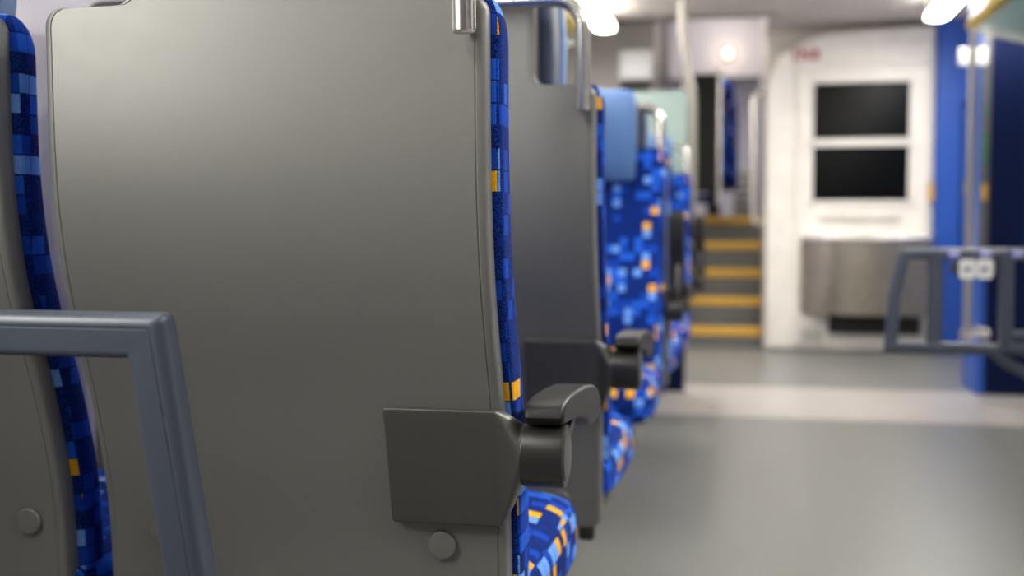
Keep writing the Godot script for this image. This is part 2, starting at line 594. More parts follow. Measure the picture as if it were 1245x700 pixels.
	hb.lathe(Vector3(arm * 0.281, hub_c.y, hub_c.z), Vector3(arm, 0, 0), [[0, 0.030], [0.001, 0.0355], [0.003, 0.037], [0.045, 0.037], [0.049, 0.036], [0.0505, 0.033], [0.0495, 0.029], [0.0495, 0.0]], 40)
	var hub := part("pivot", hb, M.hub, ar)
	var hc := Geo.new()
	hc.lathe(Vector3(arm * 0.328, hub_c.y, hub_c.z), Vector3(arm, 0, 0), [[0, 0.029], [0.0035, 0.028], [0.0045, 0.0262], [0.0046, 0.0]], 36)
	part("pivot_cap", hc, M.bracket, hub)
	# pad and arm are modelled lowered; the raised one is turned about the pivot
	var turn := Transform3D()
	if raised:
		turn = Transform3D(Basis(Vector3.RIGHT, deg_to_rad(86)), Vector3.ZERO)
		turn = Transform3D(Basis(), hub_c) * turn * Transform3D(Basis(), -hub_c)
	var pg := Geo.new()
	pg.slab(pad_profile(), Vector3(arm * 0.285, -0.011, zs + 0.026), Vector3(0, 0, -1), Vector3(0, 1, 0), Vector3(arm, 0, 0), 0.047, 0.006, 4)
	var pad := part("pad", pg, M.black, ar, 50.0)
	pad.transform = turn
	var ag := Geo.new()
	var ap := [Vector2(0.02, 0.582), Vector2(0.06, 0.580), Vector2(0.11, 0.592), Vector2(0.17, 0.616), Vector2(0.175, 0.630), Vector2(0.11, 0.612), Vector2(0.06, 0.602), Vector2(0.02, 0.604)]
	ag.slab(ap, Vector3(arm * 0.303, -0.011, zs + 0.026), Vector3(0, 0, -1), Vector3(0, 1, 0), Vector3(arm, 0, 0), 0.018, 0.003)
	var arm_bar := part("arm", ag, M.hub, ar)
	arm_bar.transform = turn
	return t

func build_seats() -> void:
	var gr := "blue moquette seats along the aisle"
	var a := make_seat(0.517, 1.0, false, "grey-backed blue aisle seat right behind the slate tubular frame, armrest lowered", gr)
	a.position = Vector3(-0.5275, 0, -1.175)
	var w := make_seat(0.455, 0.0, false, "grey-backed window seat without armrest, partly hidden by the slate tubular frame", gr)
	w.position = Vector3(-1.0765, 0, -1.175)
	var a2 := again(a, Vector3(-0.515, 0, -1.975), 0.0, "grey-backed blue aisle seat, second behind the slate tubular frame, armrest lowered")
	again(w, Vector3(-1.0765, 0, -1.975), 0.0, "grey-backed window seat in the second row, beside the lilac wall")
	var f := make_seat(0.517, -1.0, true, "blue aisle seat with light blue headrest facing the second grey-backed seat, armrest raised", gr)
	f.position = Vector3(-0.515, 0, -3.70)
	f.rotation.y = PI
	again(w, Vector3(-1.0765, 0, -3.70), PI, "blue window seat facing back, beside the seat with the raised armrest")
	again(a, Vector3(-0.515, 0, -3.86), 0.0, "grey-backed aisle seat standing back to back with the facing blue seat")
	again(f, Vector3(-0.515, 0, -5.50), PI, "blue aisle seat with raised armrest against the frosted glass screen")

func again(o: Node3D, pos: Vector3, turn: float, label: String) -> Node3D:
	var c: Node3D = o.duplicate()
	c.name = numbered("train_seat")
	add_child(c)
	c.position = pos
	c.rotation = Vector3(0, turn, 0)
	c.set_meta("label", label)
	return c

# ---------------------------------------------------------------- tubular frames with the bicycle stickers
# legs lean outwards to the aisle; s = +1 when the aisle lies at +X
func rail_poly(outer: Array, wd: float) -> Array:
	var n := outer.size()
	var inner := []
	for i in n:
		var p: Vector2 = outer[i]
		var e0: Vector2 = (p - outer[(i + n - 1) % n]).normalized()
		var e1: Vector2 = (outer[(i + 1) % n] - p).normalized()
		var n0 := Vector2(-e0.y, e0.x)
		var n1 := Vector2(-e1.y, e1.x)
		var m := (n0 + n1).normalized()
		inner.append(p + m * wd / maxf(m.dot(n0), 0.3))
	return inner

# a closed frame bent from one flat tube: outer corner points counter-clockwise in x, y
func frame_geo(sharp: Array, z: float, wd: float, dp: float, r: float) -> Geo:
	var area := 0.0
	for i in sharp.size(): area += sharp[i].cross(sharp[(i + 1) % sharp.size()])
	if area < 0.0: sharp.reverse()
	var inner := fillet(rail_poly(sharp, wd), 0.003)
	var outer := fillet(sharp, 0.007)
	var g := Geo.new()
	var one := Geo.new()
	var n := outer.size()
	var sec := []   # section around the tube: across 0..1 (outer to inner), depth
	var ro := r * 1.5
	for k in 4:
		var a := PI / 2 * k / 3.0
		sec.append([(wd - r + cos(a) * r) / wd, dp - r + sin(a) * r])
	for q in [[0.0150, 0.0], [0.0143, -0.0008], [0.0130, -0.0008], [0.0122, -0.0004]]: sec.append([q[0] / wd, dp + q[1]])
	for k in 5:
		var a := PI / 2 * (1.0 + k / 4.0)
		sec.append([(ro + cos(a) * ro) / wd, dp - 0.0004 - ro + sin(a) * ro])
	for k in 4:
		var a := PI / 2 * (2.0 + k / 3.0)
		sec.append([(r + cos(a) * r) / wd, r + sin(a) * r])
	for k in 4:
		var a := PI / 2 * (3.0 + k / 3.0)
		sec.append([(wd - r + cos(a) * r) / wd, r + sin(a) * r])
	var rings := []
	for i in n + 1:
		var ring := []
		var o: Vector2 = outer[i % n]
		var q: Vector2 = inner[i % n]
		for s in sec:
			var p := o.lerp(q, s[0])
			ring.append(Vector3(p.x, p.y, z - dp + s[1]))
		rings.append(ring)
	one.loft(rings, false)
	g.add(one)
	return g

func fillet(pts: Array, r: float, n := 3) -> Array:
	var out := []
	var m := pts.size()
	for i in m:
		var p: Vector2 = pts[i]
		var a: Vector2 = p + (pts[(i + m - 1) % m] - p).normalized() * r
		var b: Vector2 = p + (pts[(i + 1) % m] - p).normalized() * r
		for k in n + 1:
			var t := float(k) / n
			out.append(a.lerp(p, t).lerp(p.lerp(b, t), t))
	return out

func build_frames() -> void:
	# beside the first seats
	var t := thing("bicycle_barrier", "slate blue tubular barrier frame in front of the first grey seat backs", "barrier", Vector3(0, 0, 0), "tubular bicycle barriers")
	var z := -0.925
	var lo := 0.46
	var o1 := [Vector2(-0.5085, 0.772), Vector2(-0.92, 0.772), Vector2(-0.92, lo), Vector2(-0.463, lo), Vector2(-0.464, 0.50)]
	part("frame", frame_geo(o1, z, 0.041, 0.030, 0.007), M.slate, t)
	var o2 := [Vector2(-0.90, 0.772), Vector2(WALL_L + 0.004, 0.772), Vector2(WALL_L + 0.004, lo), Vector2(-0.90, lo)]
	part("frame", frame_geo(o2, z, 0.041, 0.030, 0.007), M.slate, t)
	var lg := Geo.new()
	lg.rbox(Vector3(-1.28, 0.24, z - 0.015), Vector3(0.04, 0.48, 0.03), 0.006)
	part("leg", lg, M.slate, t)
	var fl := Geo.new()
	fl.rbox(Vector3(-1.28, 0.008, z - 0.015), Vector3(0.10, 0.016, 0.09), 0.004)
	part("foot_plate", fl, M.slate, t)
	# across the aisle
	var u := thing("bicycle_barrier", "slate blue tubular barrier frame with white bicycle stickers before the blue cabinet", "barrier", Vector3(0, 0, 0), "tubular bicycle barriers")
	z = -3.30
	var p1 := [Vector2(0.424, 0.790), Vector2(0.398, 0.66), Vector2(0.386, 0.495), Vector2(0.72, 0.495), Vector2(0.72, 0.790)]
	part("frame", frame_geo(p1, z, 0.033, 0.03, 0.007), M.slate, u)
	var p2 := [Vector2(0.69, 0.790), Vector2(0.69, 0.495), Vector2(1.20, 0.495), Vector2(1.20, 0.790)]
	part("frame", frame_geo(p2, z, 0.033, 0.03, 0.007), M.slate, u)
	var p3 := [Vector2(1.17, 0.790), Vector2(1.17, 0.495), Vector2(WALL_R - 0.004, 0.495), Vector2(WALL_R - 0.004, 0.790)]
	part("frame", frame_geo(p3, z, 0.033, 0.03, 0.007), M.slate, u)
	var g := Geo.new()
	g.rbox(Vector3(0.520, 0.643, z - 0.015), Vector3(0.040, 0.25, 0.028), 0.006)
	part("upright", g, M.slate, u)
	g = Geo.new()
	g.rbox(Vector3(0.90, 0.55, z - 0.015), Vector3(0.36, 0.030, 0.026), 0.006)
	part("cross_bar", g, M.slate, u)
	g = Geo.new()
	g.tube([Vector3(0.67, 0.51, z - 0.015), Vector3(0.72, 0.47, z - 0.02), Vector3(0.85, 0.40, z - 0.04), Vector3(1.0, 0.30, z - 0.06), Vector3(1.1, 0.05, z - 0.08), Vector3(1.1, 0.002, z - 0.08)], 0.016)
	part("leg", g, M.slate, u)
	# stickers on the frame
	g = Geo.new()
	g.rbox(Vector3(0.622, 0.735, z + 0.0035), Vector3(0.094, 0.052, 0.005), 0.002)
	g.rbox(Vector3(0.622, 0.735, z - 0.015), Vector3(0.13, 0.03, 0.02), 0.004)
	var pl := part("sign_holder", g, M.slate, u)
	for k in 2:
		g = Geo.new()
		var c := Vector2(0.600 + 0.0445 * k, 0.733)
		var sq := []
		for p in fillet([Vector2(-0.0215, -0.027), Vector2(0.0215, -0.027), Vector2(0.0215, 0.027), Vector2(-0.0215, 0.027)], 0.012, 4): sq.append(c + p)
		g.slab(sq, Vector3(0, 0, z + 0.0062), Vector3.RIGHT, Vector3.UP, Vector3(0, 0, 1), 0.0012, 0.0003, 1)
		var st := part("sticker", g, M.sign_white, pl)
		st.set_meta("label", "white rounded sticker with a small blue mark")
		g = Geo.new()
		g.lathe(Vector3(c.x + 0.002, c.y, z + 0.0074), Vector3(0, 0, 1), [[0, 0.005], [0.0004, 0.005], [0.0005, 0.0]], 16)
		g.rbox(Vector3(c.x, c.y, z + 0.0076), Vector3(0.028, 0.003, 0.0006), 0.0002)
		g.rbox(Vector3(c.x, c.y + 0.001, z + 0.0076), Vector3(0.002, 0.022, 0.0005), 0.0002)
		# stays a mark on its sticker
		g.rbox(Vector3(c.x - 0.008, c.y - 0.004, z + 0.0076), Vector3(0.006, 0.006, 0.0006), 0.0002)
		part("mark", g, M.sign_blue, pl)
	for k in 5:
		g = Geo.new()
		var c := Vector2(0.560 + 0.0825 * k, 0.7745)
		var el := []
		for j in 18: el.append(c + Vector2(cos(TAU * j / 18.0) * 0.022, sin(TAU * j / 18.0) * 0.0095))
		g.slab(el, Vector3(0, 0, z - 0.0005), Vector3.RIGHT, Vector3.UP, Vector3(0, 0, 1), 0.0016, 0.0003, 1)
		part("label_dot", g, M.sign_lilac, u)
		g = Geo.new()
		el = []
		for j in 14: el.append(c + Vector2(-0.014, 0) + Vector2(cos(TAU * j / 14.0) * 0.0065, sin(TAU * j / 14.0) * 0.0075))
		g.slab(el, Vector3(0, 0, z + 0.001), Vector3.RIGHT, Vector3.UP, Vector3(0, 0, 1), 0.0008, 0.0002, 1)
		part("label_mark", g, M.sign_blue, u)

# ---------------------------------------------------------------- shell of the coach
func side_wall(called: String, x: float, out: float, wins: Array, label: String, z_end: float) -> void:
	var g := Geo.new()
	var x2 := x + out * 0.12
	var y0 := 0.92
	var y1 := 1.72
	g.box(Vector3(x, -0.1, BACK), Vector3(x2, y0, z_end))
	g.box(Vector3(x, y1, BACK), Vector3(x2, CEIL + 0.1, z_end))
	var zc := BACK
	for w in wins:
		g.box(Vector3(x, y0, zc), Vector3(x2, y1, w[0]))
		zc = w[1]
	g.box(Vector3(x, y0, zc), Vector3(x2, y1, z_end))
	struct(called, g, M.lilac, label)

var win_no := 1
func side_windows(x: float, out: float, wins: Array) -> void:
	for w in wins:
		var root := Node3D.new()
		root.name = "window_%d" % win_no
		win_no += 1
		add_child(root)
		root.set_meta("kind", "structure")
		root.set_meta("label", "dark night window set in the lilac coach wall")
		var g := Geo.new()
		var xa := x + out * 0.03
		g.box(Vector3(xa + out * 0.03, 0.90, w[0] + 0.02), Vector3(xa + out * 0.045, 1.74, w[1] - 0.02))
		part("pane", g, M.dark_glass, root)
		g = Geo.new()
		for e in [[0.92, 0.95], [1.69, 1.72]]:
			g.box(Vector3(x + out * 0.001, e[0], w[0]), Vector3(xa + out * 0.03, e[1], w[1]))
		for e in [[w[0], w[0] - 0.03], [w[1] + 0.03, w[1]]]:
			g.box(Vector3(x + out * 0.001, 0.95, e[0]), Vector3(xa + out * 0.03, 1.69, e[1]))
		part("window_frame", g, M.rubber, root)

func build_shell() -> void:
	var g := Geo.new()
	g.box(Vector3(WALL_L - 0.12, -0.1, BACK + 0.1), Vector3(WALL_R + 0.12, 0, -5.13))
	struct("floor", g, M.floor, "mottled grey vinyl floor of the seating area")
	g = Geo.new()
	g.box(Vector3(WALL_L - 0.12, -0.1, -6.13), Vector3(WALL_R + 0.12, 0.0, -8.6))
	struct("floor", g, M.floor, "grey vinyl floor between the pale band and the white bulkhead")
	g = Geo.new()
	g.box(Vector3(WALL_L - 0.12, -0.1, -5.13), Vector3(WALL_R + 0.12, 0.002, -6.13))
	struct("lit_band_1", g, M.lit_band_and_edge, "pale band across the floor with vestibule light put into its colour")  # the paler colour stands for light falling from the vestibule
	# ceiling in long panels with open joints; it stops before the stair well
	var cuts := [WALL_L - 0.12, -0.62, 0.135, 0.86, WALL_R + 0.12]
	g = Geo.new()
	g.box(Vector3(WALL_L - 0.12, CEIL + 0.012, BACK + 0.1), Vector3(WALL_R + 0.12, CEIL + 0.1, -7.6))
	g.box(Vector3(0.135, CEIL + 0.012, -7.6), Vector3(WALL_R + 0.12, CEIL + 0.1, -8.6))
	var ce := struct("ceiling", g, M.ceiling, "pale grey coach ceiling of long panels")
	for i in 4:
		for k in 5:
			var pz := [BACK, 2.4, -0.2, -2.8, -5.3, -7.6]
			g = Geo.new()
			g.box(Vector3(cuts[i] + 0.003, CEIL, pz[k] - 0.003), Vector3(cuts[i + 1] - 0.003, CEIL + 0.014, pz[k + 1] + 0.003), 0.003)
			part("panel", g, M.ceiling, ce)
	var lw := [[1.9, 0.2], [-0.8, -1.55], [-2.45, -3.75], [-4.15, -5.45]]
	side_wall("wall_left", WALL_L, -1.0, lw, "lilac grey wall panels beside the window seats", -8.6)
	side_windows(WALL_L, -1.0, lw)
	var rw := [[0.6, -1.2], [-1.8, -3.5], [-4.1, -5.6]]
	side_wall("wall_right", WALL_R, 1.0, rw, "lilac grey wall panels beside the bicycle space", -8.6)
	side_windows(WALL_R, 1.0, rw)
	g = Geo.new()
	g.box(Vector3(WALL_L - 0.12, -0.1, BACK), Vector3(WALL_R + 0.12, CEIL + 0.1, BACK + 0.1))
	struct("wall_back", g, M.white, "white end wall of the coach")

func build_lights() -> void:
	for sx in [-0.875, 1.11]:
		var t := thing("ceiling_light", "long lit strip lamp on the ceiling, " + ("over the seats" if sx < 0 else "over the bicycle space"), "lamp", Vector3(sx, CEIL, 0), "strip lamps along the ceiling")
		var z0 := 0.1
		var z1 := -7.28
		var g := Geo.new()
		g.box(Vector3(-0.05, -0.080, z0), Vector3(0.05, 0.002, z1), 0.006)
		part("housing", g, M.white, t)
		g = Geo.new()
		var one := Geo.new()
		var pl := []
		for p in fillet([Vector2(-0.06, z1 + 0.02), Vector2(0.06, z1 + 0.02), Vector2(0.06, z0 - 0.02), Vector2(-0.06, z0 - 0.02)], 0.055, 6): pl.append(p)
		g.slab(pl, Vector3(0, -0.080, 0), Vector3.RIGHT, Vector3(0, 0, 1), Vector3.DOWN, 0.04, 0.03, 4)
		part("diffuser", g, M.lamp, t)
		var l := AreaLight3D.new()
		l.name = "strip_glow"
		l.area_size = Vector2(0.11, z0 - z1 - 0.1)
		l.light_color = Color(1.0, 0.985, 0.955)
		l.light_energy = LIGHT
		l.area_normalize_energy = true
		l.shadow_enabled = true
		t.add_child(l)
		l.rotation_degrees.x = -90
		l.position = Vector3(0, -0.126, (z0 + z1) / 2.0)

	# lamp panel on the pillar between the first windows; it is mirrored softly in the first seat backs
	var w := thing("wall_lamp", "upright lit lamp panel on the lilac wall pillar by the slate barrier", "lamp", Vector3(WALL_L, 1.40, -0.33))
	var g := Geo.new()
	g.rbox(Vector3(0.012, 0, 0), Vector3(0.022, 0.62, 0.22), 0.006)
	part("housing", g, M.white, w)
	g = Geo.new()
	g.rbox(Vector3(0.03, 0, 0), Vector3(0.02, 0.56, 0.17), 0.008, 2)
	part("diffuser", g, M.lamp_wall, w)
	var a := AreaLight3D.new()
	a.name = "panel_glow"
	a.area_size = Vector2(0.16, 0.54)
	a.light_color = Color(1.0, 0.985, 0.955)
	a.light_energy = 2.15
	a.shadow_enabled = true
	w.add_child(a)
	a.rotation_degrees.y = -90
	a.position = Vector3(0.05, 0, 0)

const LIGHT := 8.3

# ---------------------------------------------------------------- luggage racks
func rack(x_edge: float, x_wall: float, z0: float, z1: float, label: String) -> void:
	var t := thing("luggage_rack", label, "rack", Vector3.ZERO, "glass luggage racks")
	var ye := 1.80
	var yw := 1.72
	var g := Geo.new()
	var s := signf(x_wall - x_edge)
	var a := [Vector3(x_edge + s * 0.02, ye - 0.006, z0), Vector3(x_wall, yw, z0), Vector3(x_wall, yw + 0.008, z0), Vector3(x_edge + s * 0.02, ye + 0.002, z0)]
	var b := []
	for p in a: b.append(Vector3(p.x, p.y, z1))
	g.loft([a, b])
	var o := Geo.new()
	o.add(g)
	part("shelf", o, M.frost, t).set_meta("label", "greenish glass shelf")
	g = Geo.new()
	g.rbox(Vector3(x_edge, ye, (z0 + z1) / 2.0), Vector3(0.05, 0.045, absf(z1 - z0)), 0.012, 2)
	part("edge_rail", g, M.rack_yellow, t).set_meta("label", "yellow front rail")
	g = Geo.new()
	g.tube([Vector3(x_edge - s * 0.005, ye + 0.07, z0), Vector3(x_edge - s * 0.005, ye + 0.07, z1)], 0.009)
	part("guard_rail", g, M.steel, t)
	var n := int(absf(z1 - z0) / 1.2) + 1
	for k in n + 1:
		var zz := lerpf(z0 - 0.02, z1 + 0.02, float(k) / n)
		g = Geo.new()
		var poly := [Vector2(x_edge, ye - 0.03), Vector2(x_wall, yw - 0.10), Vector2(x_wall, yw - 0.01), Vector2(x_edge, ye - 0.01)]
		g.slab(poly, Vector3(0, 0, zz - 0.006), Vector3.RIGHT, Vector3.UP, Vector3(0, 0, 1), 0.012, 0.002, 1)
		g.tube([Vector3(x_edge - s * 0.005, ye, zz), Vector3(x_edge - s * 0.005, ye + 0.07, zz)], 0.006, 8)
		part("support", g, M.steel, t)

# ---------------------------------------------------------------- far end
func build_bulkhead() -> void:
	var z := END
	# white bulkhead: rounded left edge, rounded upper corner
	var poly := [Vector2(0.137, 0.0), Vector2(1.235, 0.0), Vector2(1.235, 2.183), Vector2(1.1, 2.18), Vector2(0.75, 2.165), Vector2(0.55, 2.145), Vector2(0.40, 2.11), Vector2(0.29, 2.055), Vector2(0.21, 1.97), Vector2(0.16, 1.86), Vector2(0.14, 1.72)]
	var g := Geo.new()
	g.slab(poly, Vector3(0, 0, z - 0.45), Vector3.RIGHT, Vector3.UP, Vector3(0, 0, 1), 0.45, 0.05, 5)
	var b := struct("wall_end", g, M.white, "white bulkhead with rounded corner beside the stairs")
	# header panel behind it up to the ceiling
	g = Geo.new()
	g.box(Vector3(0.15, 1.6, z - 0.30), Vector3(WALL_R + 0.05, CEIL + 0.05, z - 0.44))
	part("header", g, M.ceiling, b)
	# red lettering near the corner
	var tm := TextMesh.new()
	tm.text = "IN8"
	var sf := SystemFont.new()
	sf.font_names = PackedStringArray(["Droid Sans"])
	sf.font_weight = 700
	tm.font = sf
	tm.font_size = 64
	tm.pixel_size = 0.0017
	tm.depth = 0.002
	var tx := MeshInstance3D.new()
	tx.name = "lettering"
	tx.mesh = tm
	tx.material_override = M.red
	b.add_child(tx)
	tx.position = Vector3(0.395, 2.0, z + 0.002)
	# door in the bulkhead
	var d := Node3D.new()
	d.name = "door_1"
	add_child(d)
	d.set_meta("kind", "structure")
	d.set_meta("label", "white door with two stacked dark panes above a steel panel")
	g = Geo.new()
	g.rbox(Vector3(0.755, 0.995, z + 0.008), Vector3(0.80, 1.81, 0.02), 0.006)
	part("leaf", g, M.white, d)
	g = Geo.new()
	for e in [[0.335, 0.36], [1.15, 1.18]]:
		g.box(Vector3(e[0], 0.05, z - 0.004), Vector3(e[1], 1.925, z + 0.028), 0.004)
	g.box(Vector3(0.335, 1.90, z - 0.004), Vector3(1.18, 1.925, z + 0.028), 0.004)
	part("door_frame", g, M.white, d)
	for e in [[1.435, 1.805], [1.022, 1.382]]:
		g = Geo.new()
		g.rbox(Vector3(0.755, (e[0] + e[1]) / 2.0, z + 0.022), Vector3(0.612, e[1] - e[0], 0.01), 0.003)
		part("pane", g, M.dark_glass, d)
	g = Geo.new()
	for e in [[0.425, 0.449], [1.061, 1.085]]:
		g.box(Vector3(e[0], 0.99, z + 0.014), Vector3(e[1], 1.835, z + 0.032), 0.004)
	for e in [[0.992, 1.022], [1.383, 1.434], [1.806, 1.835]]:
		g.box(Vector3(0.425, e[0], z + 0.014), Vector3(1.085, e[1], z + 0.032), 0.004)
	part("window_frame", g, M.white, d)
	g = Geo.new()
	g.tube([Vector3(0.51, 0.925, z + 0.015), Vector3(0.51, 0.925, z + 0.05), Vector3(0.54, 0.925, z + 0.06), Vector3(0.97, 0.925, z + 0.06), Vector3(1.0, 0.925, z + 0.05), Vector3(1.0, 0.925, z + 0.015)], 0.014)
	part("handle", g, M.white, d)
	g = Geo.new()
	g.rbox(Vector3(1.21, 1.07, z + 0.02), Vector3(0.03, 0.12, 0.05), 0.008)
	part("latch", g, M.yellow, d)
	g = Geo.new()
	g.rbox(Vector3(1.02, 1.955, z + 0.017), Vector3(0.22, 0.045, 0.035), 0.008)
	part("door_closer", g, M.white, d)
	# steel cabinet under the window
	var c := thing("steel_cabinet", "brushed steel cabinet bulging from the white bulkhead under the dark panes", "cabinet", Vector3(0, 0, 0))
	g = Geo.new()
	var prof := [Vector2(0.375, z + 0.02), Vector2(0.385, z + 0.05), Vector2(0.50, z + 0.17), Vector2(0.66, z + 0.225), Vector2(0.85, z + 0.235), Vector2(1.19, z + 0.235), Vector2(1.19, z + 0.02)]
	g.slab(prof, Vector3(0, 0.265, 0), Vector3.RIGHT, Vector3(0, 0, 1), Vector3.UP, 0.485, 0.004, 1)
	part("body", g, M.brushed, c)
	g = Geo.new()
	var pr2 := []
	for p in prof: pr2.append(Vector2(p.x, p.y + (0.012 if p.y > z + 0.03 else 0.0)))
	g.slab(pr2, Vector3(0, 0.75, 0), Vector3.RIGHT, Vector3(0, 0, 1), Vector3.UP, 0.035, 0.008, 2)
	part("top", g, M.steel, c)
	g = Geo.new()
	g.box(Vector3(0.56, 0.13, z + 0.045), Vector3(1.15, 0.265, z + 0.06), 0.003)
	part("underside_shadow", g, M.rubber, c)  # black sheet standing in for the shadow under the cabinet
	# vent at the foot of the bulkhead
	var v := thing("floor_vent", "white slotted vent low on the bulkhead beside the steel cabinet", "vent", Vector3(0, 0, 0))
	g = Geo.new()
	g.box(Vector3(0.365, 0.05, z + 0.001), Vector3(0.545, 0.17, z + 0.016), 0.004)
	part("vent_frame", g, M.white, v)
	for k in 3:
		g = Geo.new()
		g.box(Vector3(0.385, 0.075 + 0.032 * k, z + 0.014), Vector3(0.525, 0.087 + 0.032 * k, z + 0.02), 0.002)
		part("slat", g, M.screen_dark, v)
	# rubber door stop
	g = Geo.new()
	g.lathe(Vector3(1.22, 0.17, z + 0.09), Vector3(0, 0, 1), [[0, 0.02], [0.0, 0.045], [0.03, 0.05], [0.05, 0.04], [0.055, 0.0]], 20)
	g.tube([Vector3(1.22, 0.17, z + 0.01), Vector3(1.22, 0.17, z + 0.1)], 0.018)
	tag(part("door_stop", g, M.sign_white, self), "round white door stop below the steel cabinet", "door stop")

func build_cabinet() -> void:
	# navy cabinet from floor to ceiling at the right side
	var c := thing("cabinet", "tall navy cabinet with a bright blue side from floor to ceiling", "cabinet", Vector3(0, 0, 0))
	var x := 1.152
	var z0 := -6.05
	var z1 := -6.40
	var g := Geo.new()
	g.box(Vector3(x + 0.02, 0.0, z0 - 0.02), Vector3(WALL_R - 0.002, CEIL - 0.03, z1))
	part("body", g, M.blue, c)
	g = Geo.new()
	g.box(Vector3(x + 0.042, 0.0, z0), Vector3(WALL_R - 0.002, CEIL - 0.03, z0 - 0.02), 0.004)
	part("front_panel", g, M.navy, c)
	g = Geo.new()
	g.box(Vector3(x, 0.0, z0), Vector3(x + 0.041, CEIL - 0.03, z1), 0.004)
	part("side_panel", g, M.blue, c)
	# blue wall behind it with a recessed door
	g = Geo.new()
	g.box(Vector3(1.232, 0.0, END - 0.06), Vector3(WALL_R, CEIL + 0.01, END - 0.20))
	g.box(Vector3(1.232, 0.0, END + 0.02), Vector3(1.385, CEIL + 0.01, END - 0.06), 0.004)
	g.box(Vector3(1.385, 1.66, END + 0.02), Vector3(WALL_R, CEIL + 0.01, END - 0.06), 0.004)
	g.box(Vector3(1.385, 0.0, END + 0.02), Vector3(WALL_R, 0.60, END - 0.06), 0.004)
	struct("wall_blue", g, M.blue, "blue wall beside the white bulkhead with a recessed hatch")
	var d := Node3D.new()
	d.name = "door_2"
	add_child(d)
	d.set_meta("kind", "structure")
	d.set_meta("label", "blue hatch recessed in the blue wall")
	g = Geo.new()
	g.box(Vector3(1.40, 0.615, END - 0.03), Vector3(WALL_R - 0.004, 1.645, END - 0.058), 0.006)
	part("leaf", g, M.blue, d)
	g = Geo.new()
	g.rbox(Vector3(1.43, 1.1, END - 0.02), Vector3(0.02, 0.10, 0.02), 0.005)
	part("handle", g, M.dull_steel, d)
	# steel corner strip with stickers
	g = Geo.new()
	g.box(Vector3(x - 0.002, 0.72, z0 + 0.006), Vector3(x + 0.042, CEIL - 0.05, z0 + 0.001), 0.002)
	var cs := part("corner_strip", g, M.strip, c)
	g = Geo.new()
	g.rbox(Vector3(x + 0.020, 1.23, z0 + 0.007), Vector3(0.022, 0.17, 0.003), 0.001)
	part("green_sticker", g, M.green, cs)
	g = Geo.new()
	g.rbox(Vector3(x + 0.020, 1.42, z0 + 0.007), Vector3(0.024, 0.03, 0.003), 0.001)
	part("green_sticker", g, M.green, cs)
	g = Geo.new()
	g.rbox(Vector3(x + 0.020, 1.02, z0 + 0.007), Vector3(0.026, 0.08, 0.003), 0.001)
	part("yellow_sticker", g, M.yellow, cs)
	# white flag sign on the corner
	var fs := thing("flag_sign", "small white sign jutting from the corner of the navy cabinet", "sign", Vector3(0, 0, 0))
	g = Geo.new()
	g.rbox(Vector3(1.100, 1.690, z0 + 0.030), Vector3(0.135, 0.085, 0.016), 0.006, 2)
	part("plate", g, M.sign_white, fs)
	g = Geo.new()
	g.rbox(Vector3(1.158, 1.690, z0 + 0.014), Vector3(0.012, 0.04, 0.016), 0.003)
	part("mount", g, M.strip, fs)
	# pole
	var p := thing("grab_pole", "steel grab pole hanging from the yellow rack rail before the blue cabinet", "pole", Vector3(1.060, 0, -5.80), "steel grab poles")
	g = Geo.new()
	g.tube([Vector3(0, 0.34, 0), Vector3(0, 1.0, 0), Vector3(0, 1.775, 0)], 0.017, 18)
	part("tube", g, M.dull_steel, p)
	g = Geo.new()
	g.lathe(Vector3(0, 0.30, 0), Vector3.UP, [[0, 0.0], [0.0, 0.03], [0.05, 0.03], [0.055, 0.018]], 20)
	g.rbox(Vector3(0.045, 0.33, 0.0), Vector3(0.11, 0.03, 0.03), 0.006)
	g.rbox(Vector3(0.09, 0.33, -0.122), Vector3(0.03, 0.05, 0.245), 0.006)
	part("foot_mount", g, M.steel, p)

